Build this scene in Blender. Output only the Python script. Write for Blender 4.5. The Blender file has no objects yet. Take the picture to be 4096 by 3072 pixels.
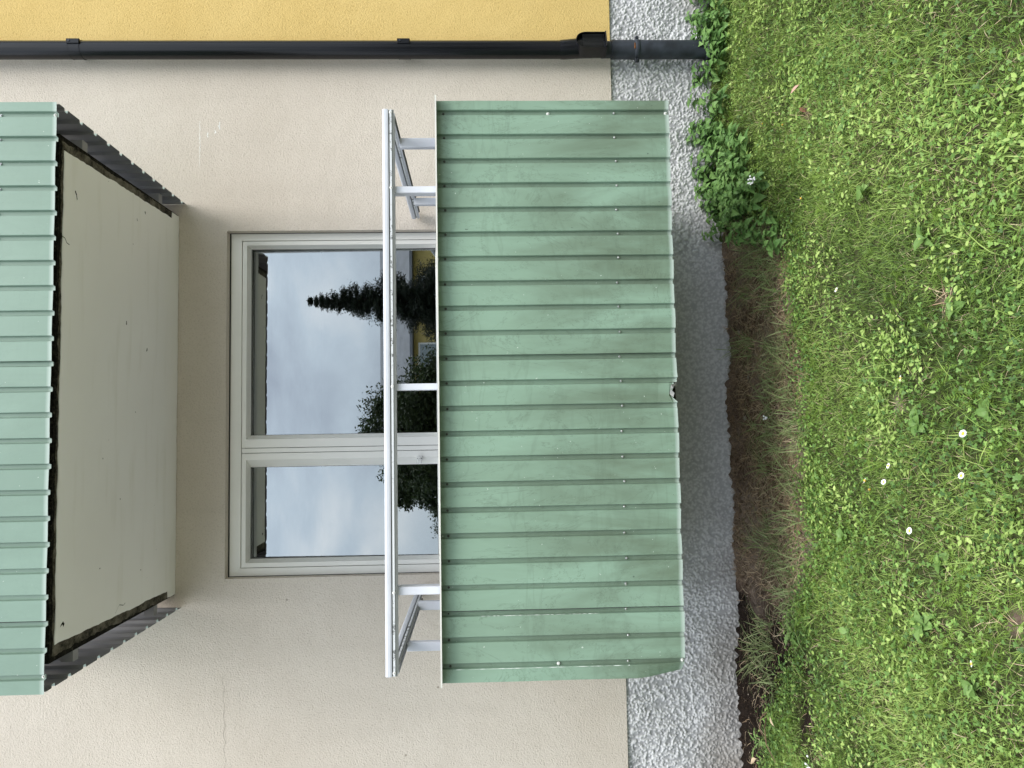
import bpy, math, random
import numpy as np
from mathutils import Vector, Matrix
random.seed(7); rng = np.random.default_rng(7)
S = bpy.context.scene
COL = S.collection
G = -1.52                      # ground level (camera height is z = 0)

# ------------------------------------------------------------------ camera
Dc, yaw, pitch, roll = 4.4671, .0574, -.0302, -.0148
cy, sy, cp, sp = math.cos(yaw), math.sin(yaw), math.cos(pitch), math.sin(pitch)
F = Vector((sy*cp, cy*cp, sp)); r0 = Vector((cy, -sy, 0)); u0 = r0.cross(F)
r = math.cos(roll)*r0 + math.sin(roll)*u0; u = -math.sin(roll)*r0 + math.cos(roll)*u0
cam = bpy.data.objects.new('camera', bpy.data.cameras.new('camera')); COL.objects.link(cam)
X, Y, Z = -u, r, -F            # the phone was held upright, the picture is stored on its side
cam.matrix_world = Matrix(((X.x, Y.x, Z.x, 0), (X.y, Y.y, Z.y, -Dc), (X.z, Y.z, Z.z, 0), (0, 0, 0, 1)))
cam.data.sensor_width = 36; cam.data.lens = 2840/4096*36; cam.data.clip_start = .05; cam.data.clip_end = 800
S.camera = cam

# ------------------------------------------------------------------ light
SUN_EL, SUN_AZ = math.radians(60), math.radians(150)   # azimuth from +Y clockwise: behind the camera, to its right
w = bpy.data.worlds.new('World'); S.world = w; w.use_nodes = True
nt = w.node_tree; N = nt.nodes; L = nt.links
bg = N['Background']; bg.inputs['Strength'].default_value = .12
sky = N.new('ShaderNodeTexSky'); sky.sky_type = 'NISHITA'; sky.sun_disc = False
sky.sun_elevation = SUN_EL; sky.sun_rotation = SUN_AZ; sky.air_density = 1; sky.dust_density = 3
tc = N.new('ShaderNodeTexCoord')
mp = N.new('ShaderNodeMapping'); mp.inputs['Scale'].default_value = (1.0, 1.0, 2.3); mp.inputs['Location'].default_value = (.35, .1, .2)
L.new(tc.outputs['Generated'], mp.inputs['Vector'])
nz = N.new('ShaderNodeTexNoise'); nz.inputs['Scale'].default_value = 3.2; nz.inputs['Detail'].default_value = 6; nz.inputs['Roughness'].default_value = .5; nz.inputs['Distortion'].default_value = .35
L.new(mp.outputs['Vector'], nz.inputs['Vector'])
cr = N.new('ShaderNodeValToRGB'); e = cr.color_ramp.elements
e[0].position = .34; e[0].color = (.42, .47, .55, 1); e[1].position = .62; e[1].color = (.95, .98, 1.0, 1)
m_ = e.new(.49); m_.color = (.66, .75, .83, 1)
L.new(nz.outputs['Fac'], cr.inputs['Fac'])
sc = N.new('ShaderNodeVectorMath'); sc.operation = 'SCALE'; sc.inputs['Scale'].default_value = 9.0
sx = N.new('ShaderNodeSeparateXYZ'); L.new(tc.outputs['Generated'], sx.inputs[0])      # overcast sky: brighter overhead than low down
mr = N.new('ShaderNodeMapRange'); L.new(sx.outputs['Z'], mr.inputs['Value']); mr.inputs['To Min'].default_value = .52; mr.inputs['To Max'].default_value = 1.35
vm = N.new('ShaderNodeVectorMath'); vm.operation = 'SCALE'; L.new(cr.outputs['Color'], vm.inputs[0]); L.new(mr.outputs['Result'], vm.inputs['Scale'])
L.new(vm.outputs['Vector'], sc.inputs[0])
mx = N.new('ShaderNodeMix'); mx.data_type = 'RGBA'; mx.inputs['Factor'].default_value = .86
L.new(sky.outputs['Color'], mx.inputs['A']); L.new(sc.outputs['Vector'], mx.inputs['B']); L.new(mx.outputs['Result'], bg.inputs['Color'])

sd = bpy.data.lights.new('sun', 'SUN'); sd.energy = 1.35; sd.angle = math.radians(34); sd.color = (1, .965, .91)
so = bpy.data.objects.new('sun', sd); COL.objects.link(so)
sv = Vector((math.sin(SUN_AZ)*math.cos(SUN_EL), math.cos(SUN_AZ)*math.cos(SUN_EL), math.sin(SUN_EL)))
so.rotation_euler = (-sv).to_track_quat('-Z', 'Y').to_euler(); so.location = sv*30
S.view_settings.view_transform = 'Standard'; S.view_settings.look = 'None'; S.view_settings.gamma = 1
S.view_settings.use_curve_mapping = False; S.view_settings.exposure = 1.25

# ------------------------------------------------------------------ helpers
def mesh(name, v, f, mats=(), attrs=None, smooth=False, mi=None):
    """v (n,3), f: list of faces or (n,3)/(n,4) int array"""
    me = bpy.data.meshes.new(name)
    v = np.asarray(v, np.float32)
    if isinstance(f, np.ndarray):
        k = f.shape[1]; me.vertices.add(len(v)); me.vertices.foreach_set('co', v.ravel())
        me.loops.add(f.size); me.loops.foreach_set('vertex_index', f.ravel().astype(np.int32))
        me.polygons.add(len(f)); me.polygons.foreach_set('loop_start', np.arange(0, f.size, k, dtype=np.int32))
        me.update(calc_edges=True)
    else:
        me.from_pydata([tuple(map(float, p)) for p in v], [], f)
    for m in (mats if isinstance(mats, (list, tuple)) else [mats]): me.materials.append(m)
    if mi is not None: me.polygons.foreach_set('material_index', np.asarray(mi, np.int32))
    if smooth: me.polygons.foreach_set('use_smooth', np.ones(len(me.polygons), bool))
    for k, a in (attrs or {}).items():
        at = me.attributes.new(k, 'FLOAT', 'POINT'); at.data.foreach_set('value', np.asarray(a, np.float32))
    me.update(); return me

def ob(name, me, parent=None, loc=None, rot=None, **tags):
    o = bpy.data.objects.new(name, me); COL.objects.link(o)
    if parent: o.parent = parent
    if loc is not None: o.location = loc
    if rot is not None: o.rotation_euler = rot
    for k, v in tags.items(): o[k] = v
    return o

def thing(name, label, cat, loc=(0, 0, 0), group=None, rz=0):
    o = ob(name, None, None, loc, (0, 0, rz), label=label, category=cat)
    if group: o['group'] = group
    return o

class MB:
    def __init__(s): s.v, s.f = [], []
    def add(s, v, f):
        n = len(s.v); s.v += [tuple(p) for p in v]; s.f += [tuple(i+n for i in q) for q in f]; return s
    def box(s, x0, x1, y0, y1, z0, z1, b=0.0):
        if b <= 0:
            v = [(x, y, z) for x in (x0, x1) for y in (y0, y1) for z in (z0, z1)]
            return s.add(v, [(0,1,3,2),(4,6,7,5),(0,4,5,1),(2,3,7,6),(0,2,6,4),(1,5,7,3)])
        v = []; idx = {}
        for ix, x in enumerate((x0, x1)):
            for iy, y in enumerate((y0, y1)):
                for iz, z in enumerate((z0, z1)):
                    sx, sy_, sz = (1, -1)[ix], (1, -1)[iy], (1, -1)[iz]
                    for a, d in (('x', (0, sy_*b, sz*b)), ('y', (sx*b, 0, sz*b)), ('z', (sx*b, sy_*b, 0))):
                        idx[ix, iy, iz, a] = len(v); v.append((x+d[0], y+d[1], z+d[2]))
        f = []
        for i in (0, 1):
            f.append([idx[i,0,0,'x'], idx[i,1,0,'x'], idx[i,1,1,'x'], idx[i,0,1,'x']])
            f.append([idx[0,i,0,'y'], idx[1,i,0,'y'], idx[1,i,1,'y'], idx[0,i,1,'y']])
            f.append([idx[0,0,i,'z'], idx[1,0,i,'z'], idx[1,1,i,'z'], idx[0,1,i,'z']])
        for i in (0, 1):
            for j in (0, 1):
                f.append([idx[i,j,0,'x'], idx[i,j,1,'x'], idx[i,j,1,'y'], idx[i,j,0,'y']])
                f.append([idx[i,0,j,'x'], idx[i,1,j,'x'], idx[i,1,j,'z'], idx[i,0,j,'z']])
                f.append([idx[0,i,j,'y'], idx[1,i,j,'y'], idx[1,i,j,'z'], idx[0,i,j,'z']])
                for k in (0, 1): f.append([idx[i,j,k,'x'], idx[i,j,k,'y'], idx[i,j,k,'z']])
        return s.add(v, f)
    def tube(s, pts, rad, n=16, cap=True):
        pts = [Vector(p) for p in pts]; rads = rad if isinstance(rad, (list, tuple)) else [rad]*len(pts)
        rings = []
        for i, p in enumerate(pts):
            t = (pts[min(i+1, len(pts)-1)]-pts[max(i-1, 0)]).normalized()
            a = t.cross(Vector((0, 1, 0.001))).normalized() if abs(t.y) < .95 else t.cross(Vector((1, 0, 0))).normalized()
            b = t.cross(a)
            rings.append([p+rads[i]*(math.cos(q)*a+math.sin(q)*b) for q in [2*math.pi*k/n for k in range(n)]])
        v = [p for rr in rings for p in rr]
        f = [(i*n+k, i*n+(k+1) % n, (i+1)*n+(k+1) % n, (i+1)*n+k) for i in range(len(pts)-1) for k in range(n)]
        if cap: f += [tuple(range(n-1, -1, -1)), tuple((len(pts)-1)*n+k for k in range(n))]
        return s.add(v, f)
    def fixn(s, me):
        import bmesh
        bm = bmesh.new(); bm.from_mesh(me); bmesh.ops.recalc_face_normals(bm, faces=bm.faces); bm.to_mesh(me); bm.free()
    def build(s, name, mat, parent=None, smooth=False, **tags):
        me = mesh(name, s.v, s.f, mat); s.fixn(me)
        if smooth:
            me.polygons.foreach_set('use_smooth', np.ones(len(me.polygons), bool)); me.set_sharp_from_angle(angle=math.radians(38))
        return ob(name, me, parent, **tags)

# ------------------------------------------------------------------ materials
def mat(name, rough=.6, spec=.5, metal=0):
    m = bpy.data.materials.new(name); m.use_nodes = True
    b = m.node_tree.nodes['Principled BSDF']
    b.inputs['Roughness'].default_value = rough; b.inputs['Specular IOR Level'].default_value = spec; b.inputs['Metallic'].default_value = metal
    return m, m.node_tree.nodes, m.node_tree.links, b
def noise(N, L, scale, detail=3, vec=None, rough=.5, dist=0, stretch=None, dim='Object'):
    n = N.new('ShaderNodeTexNoise'); n.inputs['Scale'].default_value = scale; n.inputs['Detail'].default_value = detail
    n.inputs['Roughness'].default_value = rough; n.inputs['Distortion'].default_value = dist
    t = N.new('ShaderNodeTexCoord'); src = t.outputs[dim]
    if stretch:
        q = N.new('ShaderNodeMapping'); q.inputs['Scale'].default_value = stretch[:3]
        if len(stretch) > 3: q.inputs['Rotation'].default_value = (0, stretch[3], 0)
        L.new(src, q.inputs['Vector']); src = q.outputs['Vector']
    L.new(src, n.inputs['Vector']); return n.outputs['Fac']
def ramp(N, L, src, *stops):
    c = N.new('ShaderNodeValToRGB'); el = c.color_ramp.elements
    for i, (p, col) in enumerate(stops):
        q = el[i] if i < 2 else el.new(p)
        q.position = p; q.color = (*col, 1) if isinstance(col, tuple) else (col, col, col, 1)
    L.new(src, c.inputs['Fac']); return c.outputs['Color']
def mixc(N, L, fac, a, b, mode='MIX'):
    x = N.new('ShaderNodeMix'); x.data_type = 'RGBA'; x.blend_type = mode
    for k, s_ in (('Factor', fac), ('A', a), ('B', b)):
        if isinstance(s_, (int, float)): x.inputs[k].default_value = s_
        elif isinstance(s_, tuple): x.inputs[k].default_value = (*s_, 1)
        else: L.new(s_, x.inputs[k])
    return x.outputs['Result']
def bump(N, L, b, h, dist, strength=1, prev=None):
    q = N.new('ShaderNodeBump'); q.inputs['Distance'].default_value = dist; q.inputs['Strength'].default_value = strength
    L.new(h, q.inputs['Height'])
    if prev: L.new(prev, q.inputs['Normal'])
    L.new(q.outputs['Normal'], b.inputs['Normal']); return q.outputs['Normal']
def attr(N, name):
    a = N.new('ShaderNodeAttribute'); a.attribute_name = name; return a.outputs['Fac']

def plaster(name, c1, c2, pit, gscale=105, gd=.0048):
    m, N, L, b = mat(name, .95, .15)
    big = noise(N, L, 1.1, 5, rough=.6)
    fine = noise(N, L, gscale, 2.5, rough=.55, dist=.6)
    col = mixc(N, L, ramp(N, L, big, (.35, 0.0), (.65, 1.0)), c1, c2)
    col = mixc(N, L, ramp(N, L, fine, (.28, .6), (.50, 0.0)), col, pit)
    streak = noise(N, L, 1, 4, stretch=(5.5, 5.5, .55))
    col = mixc(N, L, ramp(N, L, streak, (.52, 0.0), (.75, .22)), col, tuple(x*.8 for x in c1))
    L.new(col, b.inputs['Base Color']); n1 = bump(N, L, b, fine, gd, 1)
    bump(N, L, b, noise(N, L, 9, 2), .006, .5, n1); return m
M = {}
M['beige'] = plaster('beige_render', (.60, .535, .465), (.66, .595, .525), (.48, .42, .355))
M['yellow'] = plaster('yellow_render', (.64, .46, .175), (.69, .51, .21), (.48, .32, .10))

m, N, L, b = mat('plinth_roughcast', .85, .25); M['plinth'] = m
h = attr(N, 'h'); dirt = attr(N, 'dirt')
col = ramp(N, L, h, (.0, (.26, .26, .275)), (1, (.66, .655, .67)), (.3, (.41, .41, .425)), (.6, (.56, .56, .57)))  # occlusion-like shade put into the colour: hollows darker than crests
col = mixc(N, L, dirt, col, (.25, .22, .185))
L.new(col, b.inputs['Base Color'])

m, N, L, b = mat('soffit_paint', .85, .2); M['soffit'] = m
col = mixc(N, L, ramp(N, L, noise(N, L, 1.6, 5), (.35, 0.0), (.7, 1.0)), (.87, .855, .83), (.90, .89, .87))
col = mixc(N, L, ramp(N, L, noise(N, L, 26, 2, rough=.4), (.79, 0.0), (.81, .8)), col, (.05, .05, .04))
col = mixc(N, L, ramp(N, L, noise(N, L, 2, 6, stretch=(1, 8, 1)), (.55, 0.0), (.75, .4)), col, (.74, .72, .66))
L.new(col, b.inputs['Base Color']); bump(N, L, b, noise(N, L, 60, 3), .001, .5)

m, N, L, b = mat('bare_concrete', .95, .1); M['concrete'] = m
col = ramp(N, L, noise(N, L, 14, 8, rough=.75), (.38, (.02, .02, .017)), (.62, (.19, .175, .14)), (.5, (.10, .09, .07)))
L.new(col, b.inputs['Base Color']); bump(N, L, b, noise(N, L, 120, 5, rough=.7), .006, 1)
m, N, L, b = mat('mouldy_concrete', .98, .05); M['mould'] = m
col = ramp(N, L, noise(N, L, 55, 8, rough=.8), (.45, (.008, .008, .007)), (.72, (.14, .13, .10)), (.58, (.03, .028, .022)))
L.new(col, b.inputs['Base Color']); bump(N, L, b, noise(N, L, 90, 5, rough=.7), .008, 1)

def cladding(name, c_lo, c_hi, scuff):
    m, N, L, b = mat(name, .42, .45)
    patch = noise(N, L, 1, 6, rough=.62, dist=.5, stretch=(4.6, 4.6, 1.15))
    col = mixc(N, L, ramp(N, L, patch, (.38, 0.0), (.66, 1.0)), c_lo, c_hi)
    fa = N.new('ShaderNodeMapRange'); L.new(attr(N, 'sheen_streak'), fa.inputs['Value']); fa.inputs['From Min'].default_value = .25; fa.inputs['From Max'].default_value = .75; fa.inputs['To Max'].default_value = .55*scuff  # sky sheen put into the colour: paler towards the sheet top
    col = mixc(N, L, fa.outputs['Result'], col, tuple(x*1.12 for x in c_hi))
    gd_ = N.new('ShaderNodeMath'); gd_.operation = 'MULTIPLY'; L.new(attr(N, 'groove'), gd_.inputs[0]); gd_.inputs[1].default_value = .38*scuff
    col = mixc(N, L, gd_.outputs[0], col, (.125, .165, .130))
    sheen_streak = noise(N, L, 1, 5, rough=.6, stretch=(1.3, 1.3, 4.0, .5), dist=1.2)
    col = mixc(N, L, ramp(N, L, sheen_streak, (.50, 0.0), (.53, .16*scuff), (.57, 0.0)), col, tuple(x*.66 for x in c_lo))
    smear = noise(N, L, 1.4, 6, rough=.7, dist=2.4, stretch=(2, 2, .8, -.7))
    col = mixc(N, L, ramp(N, L, smear, (.491, 0.0), (.50, .36*scuff), (.509, 0.0)), col, tuple(x*.62 for x in c_lo))
    speck = noise(N, L, 70, 2)
    col = mixc(N, L, ramp(N, L, speck, (.765, 0.0), (.775, .8)), col, (.62, .68, .62))
    dk = noise(N, L, 33, 2, stretch=(1, 1, .8))
    col = mixc(N, L, ramp(N, L, dk, (.765, 0.0), (.78, .7*scuff)), col, (.07, .10, .08))
    col = mixc(N, L, attr(N, 'wear'), col, (.50, .58, .54))
    L.new(col, b.inputs['Base Color'])
    rr = N.new('ShaderNodeMapRange'); L.new(patch, rr.inputs['Value']); rr.inputs['To Min'].default_value = .42; rr.inputs['To Max'].default_value = .28
    L.new(rr.outputs['Result'], b.inputs['Roughness'])
    bump(N, L, b, noise(N, L, 3.5, 3, stretch=(1, 1, .5)), .012, .35)
    return m
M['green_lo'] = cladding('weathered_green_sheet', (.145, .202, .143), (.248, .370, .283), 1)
M['green_up'] = cladding('pale_green_sheet', (.205, .300, .240), (.235, .340, .275), .3)
m, N, L, b = mat('sheet_grey_back', .5, .4); M['back'] = m
L.new(ramp(N, L, noise(N, L, 3, 4, stretch=(1, 1, .3)), (.3, (.20, .20, .21)), (.7, (.27, .27, .285))), b.inputs['Base Color'])

def simple(name, c, rough=.5, spec=.5, metal=0, var=.12, scale=8, bmp=None):
    m, N, L, b = mat(name, rough, spec, metal)
    L.new(ramp(N, L, noise(N, L, scale, 5), (.3, tuple(x*(1-var) for x in c)), (.7, tuple(min(1, x*(1+var)) for x in c))), b.inputs['Base Color'])
    if bmp: bump(N, L, b, noise(N, L, bmp[0], 3), bmp[1], .6)
    return m
M['alu'] = simple('white_aluminium', (.60, .62, .675), .4, .4, 0, .05)
M['alu_in'] = simple('grey_channel_inside', (.17, .18, .17), .6)
m, N, L, b = mat('dirty_flange', .5, .4); M['flange'] = m
col = mixc(N, L, ramp(N, L, noise(N, L, 38, 6, rough=.8), (.54, 0.0), (.58, .9)), (.66, .68, .70), (.05, .05, .045))
L.new(mixc(N, L, ramp(N, L, noise(N, L, 1.7, 2), (.45, 0.0), (.55, 1.0)), (.66, .68, .70), col), b.inputs['Base Color'])
M['upvc'] = simple('cream_window_frame', (.90, .885, .84), .35, .5, 0, .015)
M['gasket'] = simple('dark_gasket', (.03, .03, .03), .7)
M['screw'] = simple('screw_zinc', (.5, .52, .53), .3, .5, .9)
M['screwd'] = simple('screw_rusty', (.06, .065, .05), .7)
M['white'] = simple('white_metal', (.78, .78, .76), .4, .5, 0, .02)
m, N, L, b = mat('black_downpipe', .25, .35); M['pipe'] = m
L.new(ramp(N, L, noise(N, L, 2, 6, stretch=(6, 6, .6)), (.35, (.003, .0035, .005)), (.7, (.008, .0085, .012))), b.inputs['Base Color'])
M['pipe_old'] = simple('old_iron_pipe', (.026, .031, .042), .5, .4, 0, .5, 14, (60, .001))
M['rust'] = simple('rust', (.22, .09, .03), .9, .2, 0, .4, 40)
M['torn'] = simple('torn_metal', (.17, .17, .16), .4, .5, .4)
M['crack'] = simple('crack_dark', (.36, .31, .26), 1, 0)
M['drip'] = simple('white_paint_drip', (.80, .79, .76), .7)
M['scratch'] = simple('white_scratch', (.72, .77, .73), .6)
M['cap'] = simple('cap_flashing', (.72, .71, .66), .45, .5, 0, .05)
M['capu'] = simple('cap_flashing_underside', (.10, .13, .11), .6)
M['room'] = simple('room_wall', (.12, .11, .10), .9, .1)

m, N, L, b = mat('window_glass'); M['glass'] = m
N.remove(b); out = N['Material Output']
gl = N.new('ShaderNodeBsdfGlossy'); gl.inputs['Roughness'].default_value = 0; gl.inputs['Color'].default_value = (.93, .98, 1, 1)
tr = N.new('ShaderNodeBsdfTransparent'); tr.inputs['Color'].default_value = (.62, .66, .64, 1)
lw = N.new('ShaderNodeFresnel'); lw.inputs['IOR'].default_value = 1.5
ma = N.new('ShaderNodeMath'); ma.operation = 'ADD'; ma.use_clamp = True; L.new(lw.outputs[0], ma.inputs[0]); ma.inputs[1].default_value = .35
ms = N.new('ShaderNodeMixShader'); L.new(ma.outputs[0], ms.inputs[0]); L.new(tr.outputs[0], ms.inputs[1]); L.new(gl.outputs[0], ms.inputs[2]); L.new(ms.outputs[0], out.inputs['Surface'])

def leafmat(name, dark, mid, light, src='tone', rough=.5, transl=.25):
    m, N, L, b = mat(name, rough, .35)
    if src == 'tone': t = attr(N, 'tone')
    else:
        oi = N.new('ShaderNodeObjectInfo'); t = oi.outputs['Random']
    c = ramp(N, L, t, (0, dark), (1, light), (.5, mid))
    c = mixc(N, L, ramp(N, L, noise(N, L, 60, 2), (.3, 0.0), (.75, .35)), c, tuple(x*.7 for x in mid))
    L.new(c, b.inputs['Base Color'])
    tn = N.new('ShaderNodeBsdfTranslucent'); L.new(c, tn.inputs['Color'])
    ms = N.new('ShaderNodeMixShader'); ms.inputs[0].default_value = transl
    L.new(b.outputs[0], ms.inputs[1]); L.new(tn.outputs[0], ms.inputs[2]); L.new(ms.outputs[0], N['Material Output'].inputs['Surface'])
    return m
M['grass'] = leafmat('grass_blade', (.045, .085, .018), (.205, .32, .06), (.48, .60, .18))
M['clover'] = leafmat('clover_leaf', (.05, .11, .028), (.16, .29, .065), (.34, .50, .13))
M['broad'] = leafmat('broad_leaf', (.13, .23, .05), (.31, .44, .11), (.48, .60, .19))
M['frond'] = leafmat('yarrow_leaf', (.10, .18, .022), (.16, .27, .03), (.21, .33, .05))
M['bedgrass'] = leafmat('bed_grass_blade', (.17, .23, .08), (.28, .35, .14), (.44, .50, .26))
M['nettle'] = leafmat('nettle_leaf', (.10, .21, .06), (.155, .29, .08), (.23, .39, .12), 'obj')
M['rosette'] = leafmat('rosette_leaf', (.12, .22, .05), (.18, .30, .08), (.26, .40, .13), 'obj')
M['dryleaf'] = simple('dry_leaf', (.55, .42, .28), .8)
M['pinkleaf'] = simple('pinkish_dry_leaf', (.50, .30, .24), .8)
M['brownleaf'] = simple('brown_dry_leaf', (.16, .06, .035), .8)
M['petal'] = simple('white_petal', (.85, .85, .85), .6, .2, 0, .02)
M['pollen'] = simple('yellow_disc', (.75, .45, .04), .8)
M['stem'] = simple('green_stem', (.13, .20, .05), .7)
M['straw'] = leafmat('dry_straw', (.12, .072, .045), (.36, .25, .15), (.76, .62, .42), transl=.05)
M['twig'] = simple('dead_twig', (.20, .12, .08), .9)
M['stone'] = simple('pebble', (.25, .22, .19), .9, .2, 0, .3, 30); M['crumb'] = leafmat('soil_crumb', (.07, .045, .03), (.17, .12, .085), (.40, .34, .28), transl=0)
m, N, L, b = mat('ground_soil', .95, .1); M['ground'] = m
soil = ramp(N, L, noise(N, L, 40, 8, rough=.75), (.3, (.060, .040, .030)), (.7, (.25, .185, .135)), (.5, (.145, .10, .073)))
soil = mixc(N, L, ramp(N, L, noise(N, L, 2.5, 4), (.42, 0.0), (.62, .9)), soil, (.27, .21, .17))
mulch = ramp(N, L, noise(N, L, 110, 6, rough=.8), (.42, (.012, .009, .007)), (.72, (.13, .08, .05)), (.6, (.03, .02, .015)))
turf = ramp(N, L, noise(N, L, 30, 6, rough=.7), (.3, (.025, .035, .012)), (.7, (.10, .12, .04)))
col = mixc(N, L, attr(N, 'mulch'), soil, mulch); col = mixc(N, L, attr(N, 'turf'), col, turf)
L.new(col, b.inputs['Base Color']); bump(N, L, b, noise(N, L, 90, 6, rough=.7), .012, 1)

# ------------------------------------------------------------------ ground
BX = np.array([-9, -2.6, -1.94, -1.68, -1.45, -1.12, -.9, -.62, -.38, -.02, .34, .59, .85, 1.03, 1.34, 1.5, 9])
BY = np.array([.40, .40, .44, .52, .66, .86, .93, 1.07, 1.09, 1.08, 1.05, 1.03, 1.01, .81, .30, -.3, -.3])
def wob(x, y, s=1.0, ph=0.0):
    return (np.sin(x*3.1*s+ph)*np.cos(y*2.7*s+1.3*ph)+.6*np.sin(x*7.3*s-y*4.1*s+2*ph)+.35*np.cos(x*13*s+y*11*s+ph))/1.95
def bedness(x, y):            # > 0 on bare earth, < 0 in the lawn, in metres
    b_ = np.interp(x, BX, BY)+.07*wob(x, y, 2.2, .4)+.04*wob(x, y, 7, 2)+.02*wob(x, y, 19, 5)-(-y)
    for cx_, cy_, rx_, ry_ in ((-1.46, -.98, .13, .10), (-1.22, -.98, .10, .05), (.40, -2.16, .05, .04), (1.46, -1.24, .05, .05), (.05, -1.9, .04, .03), (-.6, -2.42, .05, .03)):
        b_ = np.maximum(b_, .10*(1-np.hypot((x-cx_)/rx_, (y-cy_)/ry_)+.35*wob(x, y, 13, 1)))
    return b_
def band(n, lo, hi, seed, res):
    g = np.random.default_rng(seed).standard_normal(n); k = np.fft.rfft2(g)
    fx = np.fft.fftfreq(n[0], res)[:, None]; fy = np.fft.rfftfreq(n[1], res)[None, :]; fr = np.hypot(fx, fy)
    k *= np.exp(-((fr-(lo+hi)/2)/((hi-lo)/2))**2); a = np.fft.irfft2(k, n); return a/a.std()
xs = np.concatenate([[-120, -60, -30, -15, -8, -5], np.arange(-3.6, 4.001, .016), [5, 8, 15, 30, 60, 120]])
ys = np.concatenate([[-160, -80, -40, -20, -10, -6], np.arange(-3.5, .161, .016)])
gx, gy = np.meshgrid(xs, ys, indexing='ij')
near = (gx > -3.7) & (gx < 4.1) & (gy > -3.6)
bd = bedness(gx, gy)
nz_ = band(gx.shape, 6, 26, 3, .016)*(.0045+.0045*(bd > 0))+band(gx.shape, .8, 2.5, 4, .016)*.007
gz = G+np.where(near, nz_, 0)+np.where(near, np.clip(.05-abs(gy), 0, .05)*.5, 0)-.02*np.clip(bd*4, 0, 1)*near
gz = gz+.03*np.clip((gx-1.35)/.5, 0, 1)*np.exp(-(gy/.25)**2)*near
nxg, nyg = gx.shape
ii = np.arange(nxg-1)[:, None]*nyg+np.arange(nyg-1)[None, :]
gf = np.stack([ii, ii+nyg, ii+nyg+1, ii+1], -1).reshape(-1, 4)
turf = np.clip(.5-bd*14, 0, 1)*.9
mul = np.clip((-.95-gx+.1*wob(gx, gy, 3))*5, 0, 1)
ob('ground', mesh('ground', np.stack([gx, gy, gz], -1).reshape(-1, 3), gf, M['ground'], {'turf': turf.ravel(), 'mulch': mul.ravel()}, True), kind='structure')
def ground_z(x, y):
    i = np.clip(((x+3.6)/.016).astype(int)+6, 6, nxg-8); j = np.clip(((y+3.5)/.016).astype(int)+6, 6, nyg-1)
    return gz[i, j]

# pale paved path added unseen, to bounce light up onto the soffit
pv = MB(); pv.box(-40, 40, -6.9, -4.3, G-.1, G+.012); pv.build('bounce_path', simple('bounce_paving', (.50, .48, .44), .9, .2, 0, .12, 6), kind='structure')
# ------------------------------------------------------------------ the building
house = thing('apartment_building', 'beige and yellow rendered apartment building with grey roughcast plinth', 'building')
WX0, WX1, WZT, WZB = -.916, 1.249, 1.648, -.70
SPLIT = 2.424
wl = MB()
wl.box(-7, WX0, 0, .26, -.81, 7); wl.box(WX1, SPLIT, 0, .26, -.81, 7); wl.box(WX0, WX1, 0, .26, WZT, 7); wl.box(WX0, WX1, 0, .26, -.81, WZB)
wl.build('wall', M['beige'], house, label='beige rendered wall')
MB().box(SPLIT, 9, 0, .26, -.81, 7).build('wall', M['yellow'], house, label='yellow rendered wall')
bk = MB(); bk.box(-7, 9, 9.8, 10, G-.3, 7); bk.box(-7, -6.8, .26, 9.8, -.8, 7); bk.box(8.8, 9, .26, 9.8, -.8, 7); bk.build('rear_wall', M['beige'], house)
MB().box(-7.3, 9.3, -.35, 10.3, 7, 7.25).build('roof', M['concrete'], house)
# roughcast plinth: real relief
pr_ = .0044; px = np.arange(-3.4, 3.7, pr_); pz = np.arange(G-.16, -.809, pr_)
n = (len(px), len(pz)); rp = np.random.default_rng(11)
def blur(a, sg):
    fx = np.fft.fftfreq(a.shape[0])[:, None]; fy = np.fft.rfftfreq(a.shape[1])[None, :]
    return np.fft.irfft2(np.fft.rfft2(a)*np.exp(-2*(np.pi*sg)**2*(fx**2+fy**2)), a.shape)
imp = (rp.random(n) < .10)*rp.uniform(.4, 1, n); big_ = (rp.random(n) < .018)*rp.uniform(.5, 1, n)
hh = blur(imp, .75)/.12+.6*blur(big_, 1.4)/.07; hh = (hh-hh.mean())/hh.std()+band(n, 8, 30, 12, pr_)*.25
hh = np.tanh(hh*.75)
ppx, ppz = np.meshgrid(px, pz, indexing='ij'); ppz[:, -1] = -.81
soft = np.clip(1-.80*np.exp(-((ppx-.1)/1.25)**4), 0, 1)
py = .014-.0050*hh*soft+.003*band(n, 1, 4, 13, pr_); py = np.maximum(py, .0025)
i2 = np.arange(n[0]-1)[:, None]*n[1]+np.arange(n[1]-1)[None, :]
pf = np.stack([i2, i2+n[1], i2+n[1]+1, i2+1], -1).reshape(-1, 4)
wn = band(n, .7, 3, 14, pr_)
dirt = np.clip((.26-(ppz-G))/.30+.18*wn, 0, 1)*.75*np.where(ppx < 1.2, np.clip((-.6-ppx)*2, .15, 1), .35)+np.clip((ppx-2.5)*1.5, 0, .6)*np.clip((-1.15-ppz)*5, 0, 1)
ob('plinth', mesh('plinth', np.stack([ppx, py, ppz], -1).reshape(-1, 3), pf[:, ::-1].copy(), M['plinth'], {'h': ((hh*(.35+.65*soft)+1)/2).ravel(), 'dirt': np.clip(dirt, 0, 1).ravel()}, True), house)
pb = MB(); pb.box(-7, 9, .03, .26, G-.3, -.812); pb.box(-7, -3.4, .012, .03, G-.3, -.812); pb.box(3.69, 9, .012, .03, G-.3, -.812); pb.build('foundation', simple('plinth_paint', (.55, .56, .58), .9), house)
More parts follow.
